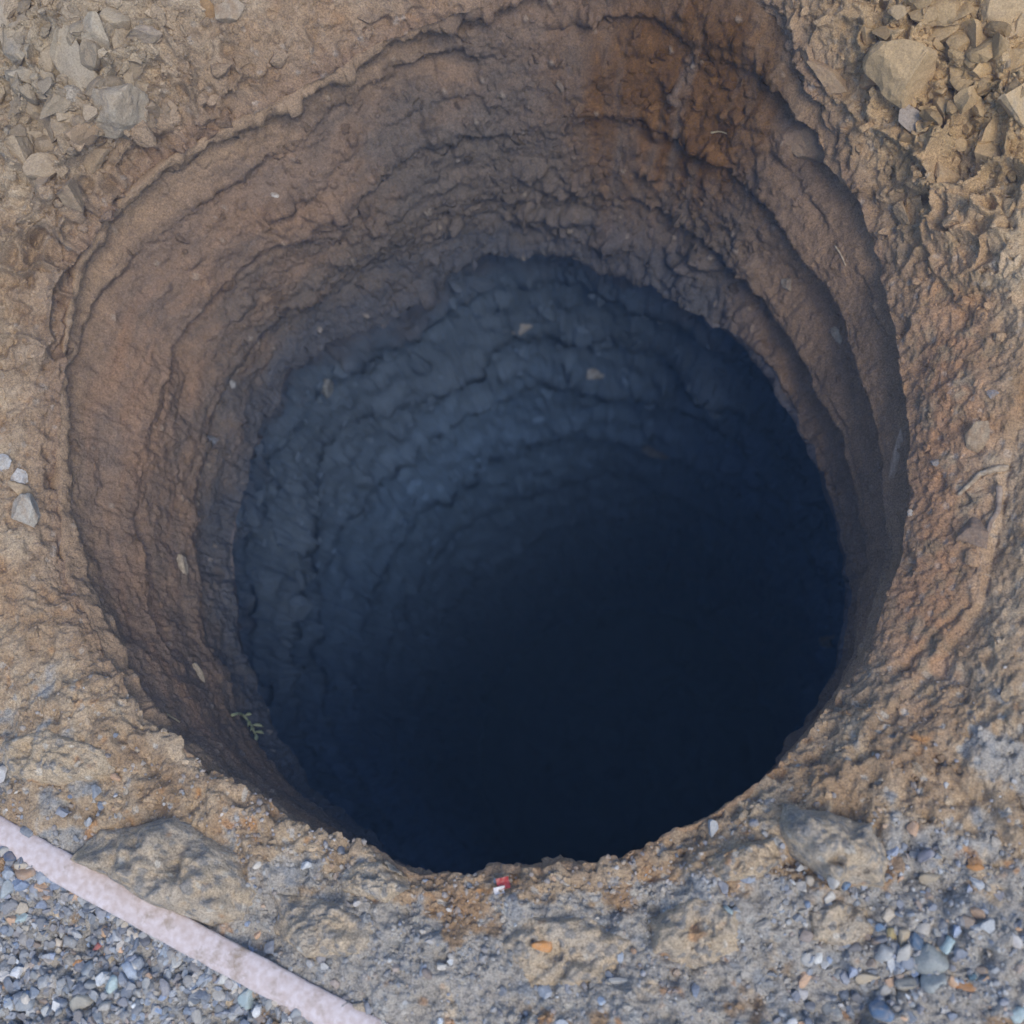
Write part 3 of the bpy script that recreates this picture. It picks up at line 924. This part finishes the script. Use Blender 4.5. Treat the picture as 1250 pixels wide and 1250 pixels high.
# ------------------------------------------------------------------ crust slabs at the front of the hole
def slab(outline, thick, color, label, seed):
    o = np.array(outline, float)
    m = 120
    seg = np.linalg.norm(np.roll(o, -1, 0) - o, axis=1)
    cum = np.r_[0, np.cumsum(seg)]
    oc = np.r_[o, o[:1]]
    s_ = np.linspace(0, cum[-1], m, endpoint=False)
    ring_ = np.stack([np.interp(s_, cum, oc[:, k]) for k in (0, 1)], -1)
    c = o.mean(0)
    a = np.linspace(0, 2 * np.pi, m, endpoint=False)
    wob = fbm(np.stack([np.cos(a), np.sin(a), 0 * a + seed], -1), 0.35, 3, 0.6, seed)
    ring_ = c + (ring_ - c) * (1 + 0.09 * wob)[:, None]
    qs = np.linspace(0.01, 1.0, 40)
    V = np.zeros((len(qs), m, 3))
    for i, qq in enumerate(qs):
        hgt = thick * (1.25 * max(0.0, 1 - qq ** 3.2) ** 0.75 - 0.25)
        pts = c + (ring_ - c) * qq
        W = unproject(pts[:, 0], pts[:, 1], z0(c))
        for j in range(m):
            V[i, j] = (W[j, 0], W[j, 1], ground_z(W[j]) + hgt)
    V[..., 2] += thick * 0.7 * fbm(V * C(1, 1, 0), 0.06, 3, 0.6, seed + 1) * sst(1.0, 0.75, qs)[:, None]
    f1_, f2_, i_ = worley(V, 0.011, seed)
    V[..., 2] += 0.012 * (clods(V, 0.05, seed)[0] + 0.6 * clods(V, 0.024, seed)[0]) * sst(1.0, 0.8, qs)[:, None] + 0.005 * fbm(V, 0.04, 3, 0.6, seed + 3) + 0.0035 * fbm(V, 0.012, 3, 0.6, seed + 5) + 0.0030 * np.clip(1 - 1.3 * f1_, 0, 1) * i_ + 0.004 * clods(V, 0.011, seed + 2)[0] + 0.002 * clods(V, 0.006, seed + 4)[0]
    tn = fbm(V, 0.05, 4, 0.6, seed + 7)
    qq = np.broadcast_to(qs[:, None], tn.shape)
    cc = lerp3(np.broadcast_to(mix(color, TAN_PALE, 0.5), V.shape), TAN_PALE, np.clip(sst(-0.2, 0.25, tn) + 0.5 * sst(0.75, 1.0, qq + 0.25 * tn), 0, 0.9))
    cc = lerp3(cc, GREY_B * 0.7, 0.7 * (i_ > 0.6) * (f1_ < 0.5))
    cc = lerp3(cc, C(.55, .54, .50), 0.6 * (i_ < 0.1) * (f1_ < 0.4))
    cc = cc * (1 + 0.35 * fbm(V, 0.02, 3, 0.6, seed + 8))[..., None]
    cc = lerp3(cc, RUST, 0.6 * sst(0.33, 0.5, fbm(V, 0.03, 2, 0.5, seed + 9)))
    org = Vector(V.reshape(-1, 3).mean(0))
    me = np_mesh("crust_slab", V - np.array(org), grid_faces(len(qs), m), cc)
    ob = link("crust_slab", me, None, M_ground)
    ob.location = org
    BV.append(BVHTree.FromPolygons(V.reshape(-1, 3).tolist(), grid_faces(len(qs), m).tolist()))
    tag(ob, label, "crust slab", "broken crust slabs at the front of the hole")

def ground_z(p):
    h = BV[0].ray_cast(Vector((p[0], p[1], 1.0)), Vector((0, 0, -1)))
    return h[0][2] if h[0] is not None else 0.0

def z0(c):
    return at(c[0], c[1])[0][2]

slab([(88, 1048), (128, 1011), (218, 995), (296, 1045), (316, 1092), (302, 1126), (262, 1132), (200, 1110), (134, 1072)], 0.055, GREY, "large rounded grey crust slab just above the pink strip", 801)
slab([(954, 978), (1011, 989), (1065, 1005), (1089, 1052), (1079, 1085), (1018, 1087), (964, 1045), (948, 1011)], 0.055, GREY, "large grey crust slab on the right front rim", 802)
slab([(438, 1052), (470, 1050), (492, 1064), (500, 1085), (474, 1103), (416, 1088), (412, 1064)], 0.018, GREY, "small grey crust slab on the front rim left of the red scrap", 803)
slab([(860, 1048), (900, 1030), (945, 1022), (958, 1050), (930, 1072), (880, 1078)], 0.022, TAN, "ochre crust lump on the front rim left of the large right slab", 804)
slab([(985, 1112), (1020, 1098), (1060, 1110), (1068, 1140), (1030, 1158), (990, 1146)], 0.018, GREY, "rounded grey crust slab below the large right slab", 805)
slab([(790, 1120), (850, 1095), (900, 1110), (905, 1160), (850, 1185), (795, 1165)], 0.014, GREY, "flat grey crust slab at the front between ochre lump and orange lump", 806)
slab([(330, 1090), (400, 1098), (460, 1125), (450, 1165), (380, 1172), (330, 1140)], 0.014, GREY, "flat grey crust slab at the front right of the large left slab", 807)
slab([(0, 905), (60, 890), (130, 915), (140, 945), (70, 960), (5, 950)], 0.016, TAN_PALE * .95, "tan crust slab at the left edge over dark gravel", 808)
slab([(610, 1150), (650, 1120), (720, 1118), (770, 1150), (740, 1200), (650, 1205)], 0.010, GREY, "low grey crust slab around the orange lump", 809)
print("slabs", time.time() - T0)

# ------------------------------------------------------------------ pebbles one can tell apart
for a in (
    (1158, 1152, 18, 24, 0, CY * 1.05, "pale cyan pebble in the lower right gravel"),
    (1134, 1168, 38, 30, 20, C(.30, .33, .33), "wide grey green flat pebble beside the pale cyan pebble"),
    (1102, 1206, 34, 29, 10, C(.40, .38, .33), "five sided beige pebble in the lower right gravel"),
    (1080, 1162, 22, 18, 30, C(.42, .44, .45), "light grey pebble below the small blue pebble"),
    (1102, 1166, 27, 13, 70, WH * .85, "white upright pebble left of the grey green pebble"),
    (1075, 1130, 12, 13, 0, BL, "small blue pebble in the lower right gravel"),
    (1118, 1148, 18, 23, 20, BL * .6, "dark blue pebble above the grey green pebble"),
    (1143, 1199, 28, 22, 20, C(.33, .36, .36), "grey pebble under the violet blue pebble"),
    (1135, 1192, 14, 14, 0, C(.30, .33, .55), "violet blue round pebble in the lower right gravel"),
    (1076, 1237, 20, 31, 15, BL * .9, "large blue pebble at the bottom edge"),
    (1056, 1191, 28, 14, 10, CRM, "cream long pebble in the lower right gravel"),
    (1019, 1077, 16, 19, 0, WH * .9, "white pebble on the large right crust slab"),
    (1031, 1078, 11, 14, 0, BL, "blue pebble touching a white pebble on the right slab"),
    (1132, 1067, 23, 16, 20, CRM * .8, "beige pebble right of the large right slab"),
    (1128, 1048, 23, 19, 0, C(.28, .28, .33), "lavender grey pebble above the beige pebble"),
    (1191, 1057, 17, 10, 0, OR, "orange pebble near the right edge"),
    (1104, 1142, 24, 11, 80, CRM * .85, "cream upright pebble above the white upright pebble"),
    (1088, 1141, 11, 13, 0, C(.40, .33, .16), "ochre pebble beside the small blue pebble"),
    (1180, 1204, 24, 11, -30, OR * .9, "rusty orange curved pebble in the lower right"),
    (1186, 1194, 10, 14, 0, C(.17, .27, .31), "teal pebble inside the rusty orange curve"),
    (1243, 1240, 15, 17, 0, CY, "pale cyan pebble at the lower right corner"),
    (1018, 1232, 22, 17, 0, C(.30, .31, .31), "grey flat pebble at the bottom edge left of the large blue pebble"),
    (887, 1110, 22, 9, 80, CY, "cyan flake on the flat grey front slab"),
    (755, 1198, 36, 9, 5, WH, "long white flake at the bottom right of the orange lump"),
    (735, 1221, 9, 9, 0, C(.40, .48, .60), "tiny light blue pebble below the long white flake"),
    (538, 1181, 13, 10, 0, WH * .9, "small white pebble at the front below the red scrap"),
    (665, 1155, 28, 13, 12, OR * 1.15, "bright orange lump at the front below the red scrap"),
    (140, 1206, 19, 25, 0, CY * 1.15, "bright cyan white pebble in the gravel below the strip"),
    (159, 1188, 26, 14, -50, C(.40, .48, .60), "light blue slanted pebble beside the bright cyan pebble"),
    (108, 1188, 22, 20, 0, C(.32, .36, .40), "blue grey pebble left of the bright cyan pebble"),
    (58, 1197, 18, 15, 0, C(.42, .44, .46), "pale grey pebble in the gravel near the left edge"),
    (28, 1120, 15, 12, 0, CY * .95, "pale cyan pebble just under the strip at the left"),
    (7, 1082, 17, 22, 0, C(.40, .45, .48), "pale blue pebble at the left edge under the strip"),
    (202, 1162, 26, 12, 85, C(.36, .43, .52), "pale blue upright pebble touching the strip"),
    (137, 1172, 14, 14, 0, CRM, "cream round pebble above the bright cyan pebble"),
    (95, 1176, 9, 8, 0, OR, "tiny orange pebble left of the cream round pebble"),
    (121, 1155, 12, 9, 30, C(.42, .12, .10), "small red chip in the gravel below the strip"),
    (101, 1216, 26, 23, 0, C(.36, .35, .31), "beige grey pebble below the blue grey pebble"),
    (10, 1046, 18, 12, 0, C(.10, .13, .20), "dark blue pebble against the strip at the left edge"),
    (34, 1064, 22, 18, 0, C(.40, .27, .18), "orange brown pebble against the strip"),
    (28, 1224, 22, 19, 0, C(.30, .33, .36), "grey round pebble in the lower left corner"),
    (237, 1218, 17, 9, 80, WH * .85, "white upright chip in the gravel near the cyan flake"),
    (302, 1213, 32, 22, 60, C(.40, .50, .53), "large cyan flake lying against the strip"),
):
    stone("pebble", *a, cat="pebble", shapes=PEB, mat=M_gravel, dusty=0.12, sink=0.28, thick=0.6, group="coloured pebbles in the gravel", var=0.1)

# the other larger pebbles of the two gravel patches
def pebble_patch(weight, n, label, group, seed):
    r = np.random.default_rng(seed)
    idx = pick(weight * (gx > 5) * (gx < 1245) * (gy < 1245), n, seed)
    cols, kinds = gravel_colors(n, seed + 1, True)
    for k, i in enumerate(idx):
        sh = PEB[r.integers(len(PEB))]
        s_ = r.uniform(0.0055, 0.0095)
        B = basis(gN[i] + r.normal(size=3) * 0.3, r.normal(size=3))
        V = (sh[0] * np.array([s_ * r.uniform(0.85, 1.2), s_ * r.uniform(0.7, 1), s_ * 0.65])) @ B.T
        me = np_mesh("pebble", V, sh[1], np.repeat(cols[k][None], len(V), 0))
        o = link("pebble", me, None, M_gravel)
        o.location = Vector(gP[i] + B[:, 2] * s_ * 0.25)
        tag(o, G_NAME[kinds[k]] + label, "pebble", G_NAME[kinds[k]] + group)
pebble_patch(below ** 3 + 3.0 * np.exp(-((gy - hose_line(gx) - 21) / 6.0) ** 2), 150, " pebble in the gravel below the pink strip", " pebbles below the strip", 31)
pebble_patch(blob(gx, gy, 1085, 1185, 85, 70), 45, " pebble in the gravel patch at the lower right", " pebbles at the lower right", 33)
print("pebbles", time.time() - T0)

# ------------------------------------------------------------------ tubes: hose, roots, straw, sprig
def tube(points, radii, m=12, wob=0.0, seed=0, flat=1.0):
    """swept tube through world points with a radius each; closed ends"""
    Pn = np.array(points, float)
    n = len(Pn)
    T = np.gradient(Pn, axis=0)
    T /= np.linalg.norm(T, axis=1, keepdims=True)
    a = np.linspace(0, 2 * np.pi, m, endpoint=False)
    V = np.zeros((n, m, 3))
    for i in range(n):
        up = np.array([0, 0, 1.0]) - T[i] * T[i, 2]
        up /= np.linalg.norm(up) + 1e-9
        sd_ = np.cross(T[i], up)
        V[i] = Pn[i] + radii[i] * (np.cos(a)[:, None] * sd_ + flat * np.sin(a)[:, None] * up)
    if wob:
        c = Pn[:, None]
        V = c + (V - c) * (1 + wob * fbm(V, 0.02, 3, 0.6, seed))[..., None]
    Vf = np.concatenate([V.reshape(-1, 3), Pn[:1], Pn[-1:]])
    i = np.arange(n - 1)[:, None] * m
    j = np.arange(m)[None]
    q_ = np.stack([i + j, i + (j + 1) % m, i + m + (j + 1) % m, i + m + j], -1).reshape(-1, 4)
    tri = np.concatenate([q_[:, [0, 1, 2]], q_[:, [0, 2, 3]],
                          np.stack([np.full(m, n * m), (np.arange(m) + 1) % m, np.arange(m)], -1),
                          np.stack([np.full(m, n * m + 1), (n - 1) * m + np.arange(m), (n - 1) * m + (np.arange(m) + 1) % m], -1)])
    return Vf, tri

def resample(pts, n):
    pts = np.array(pts, float)
    d = np.r_[0, np.cumsum(np.linalg.norm(np.diff(pts, axis=0), axis=1))]
    s_ = np.linspace(0, d[-1], n)
    out = np.stack([np.interp(s_, d, pts[:, k]) for k in range(pts.shape[1])], -1)
    for _ in range(max(1, n // 12)):
        out[1:-1] = 0.25 * out[:-2] + 0.5 * out[1:-1] + 0.25 * out[2:]
    return out

def on_surface(pix, n, lift):
    q_ = resample(pix, n)
    out = []
    for x, y in q_:
        p, nn, _ = at(x, y)
        out.append(np.array(p) + np.array(nn) * lift)
    out = np.array(out)
    for _ in range(3):
        out[1:-1] = 0.25 * out[:-2] + 0.5 * out[1:-1] + 0.25 * out[2:]
    return out

def tube_object(name, pts, rad, mat, parent=None, **kw):
    Vt, tr = tube(pts, rad, **kw)
    org = Vt[:-2].mean(0)
    me = np_mesh(name, Vt - org, tr)
    o = link(name, me, parent, mat)
    o.location = Vector(org)
    return o

M_hose = flat_material("pink_plastic", (.70, .64, .665), 0.8, 0.15, color2=(.56, .475, .46), sc=130, bump=0.35)
_n, _l = M_hose.node_tree.nodes, M_hose.node_tree.links
_d = _n.new("ShaderNodeTexNoise")
_d.inputs["Scale"].default_value = 26
_d.inputs["Detail"].default_value = 8
_d.inputs["Roughness"].default_value = 0.7
_tc = [x for x in _n if x.type == 'TEX_COORD'][0]
_l.new(_tc.outputs["Object"], _d.inputs["Vector"])
_r = _n.new("ShaderNodeMapRange")
_r.inputs[1].default_value = 0.55
_r.inputs[2].default_value = 0.68
_l.new(_d.outputs["Fac"], _r.inputs[0])
_m = _n.new("ShaderNodeMix")
_m.data_type = 'RGBA'
_m.inputs["B"].default_value = (.34, .27, .21, 1)
_b = _n["Principled BSDF"]
_l.new(_b.inputs["Base Color"].links[0].from_socket, _m.inputs["A"])
_l.new(_r.outputs[0], _m.inputs["Factor"])
_l.new(_m.outputs["Result"], _b.inputs["Base Color"])
hx = np.linspace(-120, 620, 60)
hz = 0.012
hp = unproject(hx, hose_line(hx), hz)
gz = np.array([ground_z(p) for p in hp])
kk = np.exp(-np.linspace(-2, 2, 31) ** 2)
kk /= kk.sum()
gz = np.polyval(np.polyfit(hx, gz, 1), hx)
hp[:, 2] = gz + 0.006
for _ in range(2):
    hp[:, :2] = unproject(hx, hose_line(hx), hp[:, 2])[:, :2]
o = tube_object("plastic_strip", hp, np.full(60, 0.0185), M_hose, m=28, wob=0.09, seed=3, flat=0.34)
tag(o, "pale pink plastic strip half buried across the lower left gravel", "strip")

M_root = flat_material("root_bark", (.52, .43, .32), 0.8, 0.2, color2=(.30, .23, .16), sc=180, bump=0.4)
M_root2 = flat_material("old_root", (.40, .33, .27), 0.9, 0.2, color2=(.24, .18, .14), sc=140, bump=0.4)
def root(pix, r0, r1, label, mat, name="root", lift=0.6, n=26):
    pts = on_surface(pix, n, r0 * lift)
    rad = r0 + (r1 - r0) * np.linspace(0, 1, n)
    o = tube_object(name, pts, rad, mat, m=9, wob=0.25, seed=len(label))
    tag(o, label, name)
root([(1226, 571), (1208, 574), (1194, 583), (1183, 594), (1170, 603)], 0.0042, 0.0022, "pale curved root sticking out of the right bank", M_root, lift=1.2)
root([(1219, 594), (1218, 623), (1209, 638), (1202, 660)], 0.0042, 0.0026, "grey flattened root running down the right bank under the curved root", M_root2)
root([(1020, 300), (1028, 312), (1033, 325)], 0.0016, 0.0008, "short root hair on the right bank", M_root, n=10)
M_straw = flat_material("straw", (.46, .38, .24), 0.8, 0.2)
root([(203, 872), (210, 876), (219, 882)], 0.0014, 0.0010, "short straw on the lower left clay wall", M_straw, "straw", n=10)
root([(868, 162), (880, 160), (892, 165)], 0.0013, 0.0009, "thin straw caught in the dark brown wall at the top", M_straw, "straw", n=10)

M_green = flat_material("sprig_green", (.42, .46, .28), 0.7, 0.3, color2=(.30, .34, .19))
pts = on_surface([(281, 874), (290, 872), (298, 875), (305, 884), (309, 893), (312, 902)], 16, 0.004)
sp = bpy.data.objects.new("sprig", None)
COL.objects.link(sp)
sp.location = Vector(pts[0])
tag(sp, "small wilted green sprig lying on the lower left clay wall", "sprig")
Vt, tr = tube(pts, np.linspace(0.0024, 0.0014, 16), m=7)
link("stem", np_mesh("stem", Vt - pts[0], tr), sp, M_green)
for k, (i, sgn) in enumerate(((6, 1), (8, -1), (10, 1), (11, -1), (13, 1), (14, -1))):
    tng = pts[min(i + 1, 15)] - pts[i - 1]
    tng /= np.linalg.norm(tng)
    nn = np.array(at(300, 885)[1])
    sd_ = np.cross(nn, tng) * sgn
    L_ = 0.012 + 0.003 * (k % 3)
    rows = []
    for q_ in np.linspace(0, 1, 6):
        wdt = 0.0036 * math.sin(math.pi * min(0.97, q_ * 0.9 + 0.08))
        c_ = pts[i] + (sd_ * 0.75 + tng * 0.6) * L_ * q_ + nn * (0.003 + 0.005 * math.sin(q_ * 2.5))
        ax = np.cross(nn, sd_ * 0.75 + tng * 0.6)
        ax /= np.linalg.norm(ax)
        rows += [c_ - ax * wdt, c_ + nn * 0.0008, c_ + ax * wdt, c_ - nn * 0.0003]
    fc = []
    for a in range(5):
        for b_ in range(4):
            fc.append((a * 4 + b_, a * 4 + (b_ + 1) % 4, a * 4 + 4 + (b_ + 1) % 4, a * 4 + 4 + b_))
    link("leaf", np_mesh("leaf", np.array(rows) - pts[0], np.array(fc)), sp, M_green)

# ------------------------------------------------------------------ scrap of litter on the front lip
M_red = flat_material("red_film", (.38, .05, .05), 0.4, 0.5)
M_white = flat_material("white_film", (.70, .70, .74), 0.4, 0.5)
p, n, dd = at(611, 1083)
lit = bpy.data.objects.new("wrapper", None)
COL.objects.link(lit)
lit.location = p
tag(lit, "crumpled red and white scrap of wrapper on the front lip", "wrapper")
B = basis(n, screen_dir(15))
def crumple(cx, cy, w, h, seed, lift):
    g = 9
    xs, ys = np.meshgrid(np.linspace(-1, 1, g), np.linspace(-1, 1, g))
    V = np.stack([cx + xs * w / 2, cy + ys * h / 2, 0 * xs], -1) * dd / F
    V[..., 2] = lift + 0.004 * fbm(V + seed, 0.006, 2, 0.6, seed) + 0.002 * ys ** 2
    V[..., 0] += 0.002 * fbm(V + 2 * seed, 0.006, 2, 0.5, seed + 1)
    low = V - np.array([0, 0, 0.0006])
    i = np.arange(g - 1)[:, None] * g + np.arange(g - 1)[None]
    q1 = np.stack([i, i + 1, i + g + 1, i + g], -1).reshape(-1, 4)
    return np.concatenate([V.reshape(-1, 3), low.reshape(-1, 3)]) @ B.T, np.concatenate([q1, q1[:, ::-1] + g * g])
for nm, mt, a in (("red_flap", M_red, (3, 3, 15, 13, 5, 0.004)), ("white_flap", M_white, (-4, -4, 13, 8, 8, 0.0055))):
    V_, f_ = crumple(*a)
    link(nm, np_mesh(nm, V_, f_), lit, mt)
print("objects", time.time() - T0)

# ------------------------------------------------------------------ dusty air
def haze_box():
    V = np.array([(x, y, z) for x in (-70, 70) for y in (-70, 70) for z in (-3.8, 1.75)], float)
    Fq = np.array([(0, 1, 3, 2), (4, 6, 7, 5), (0, 4, 5, 1), (2, 3, 7, 6), (0, 2, 6, 4), (1, 5, 7, 3)])
    me = np_mesh("haze", V, Fq, None, False)
    m = bpy.data.materials.new("dusty_air")
    m.use_nodes = True
    N, L = m.node_tree.nodes, m.node_tree.links
    N.remove(N["Principled BSDF"])
    v = N.new("ShaderNodeVolumePrincipled")
    v.inputs["Color"].default_value = (0.32, 0.56, 1.0, 1)
    v.inputs["Density"].default_value = 0.025
    L.new(v.outputs[0], N["Material Output"].inputs["Volume"])
    o = link("haze", me, None, m)
    tag(o, "thin bluish dusty air filling the deep hole", "haze", None, "stuff")
haze_box()
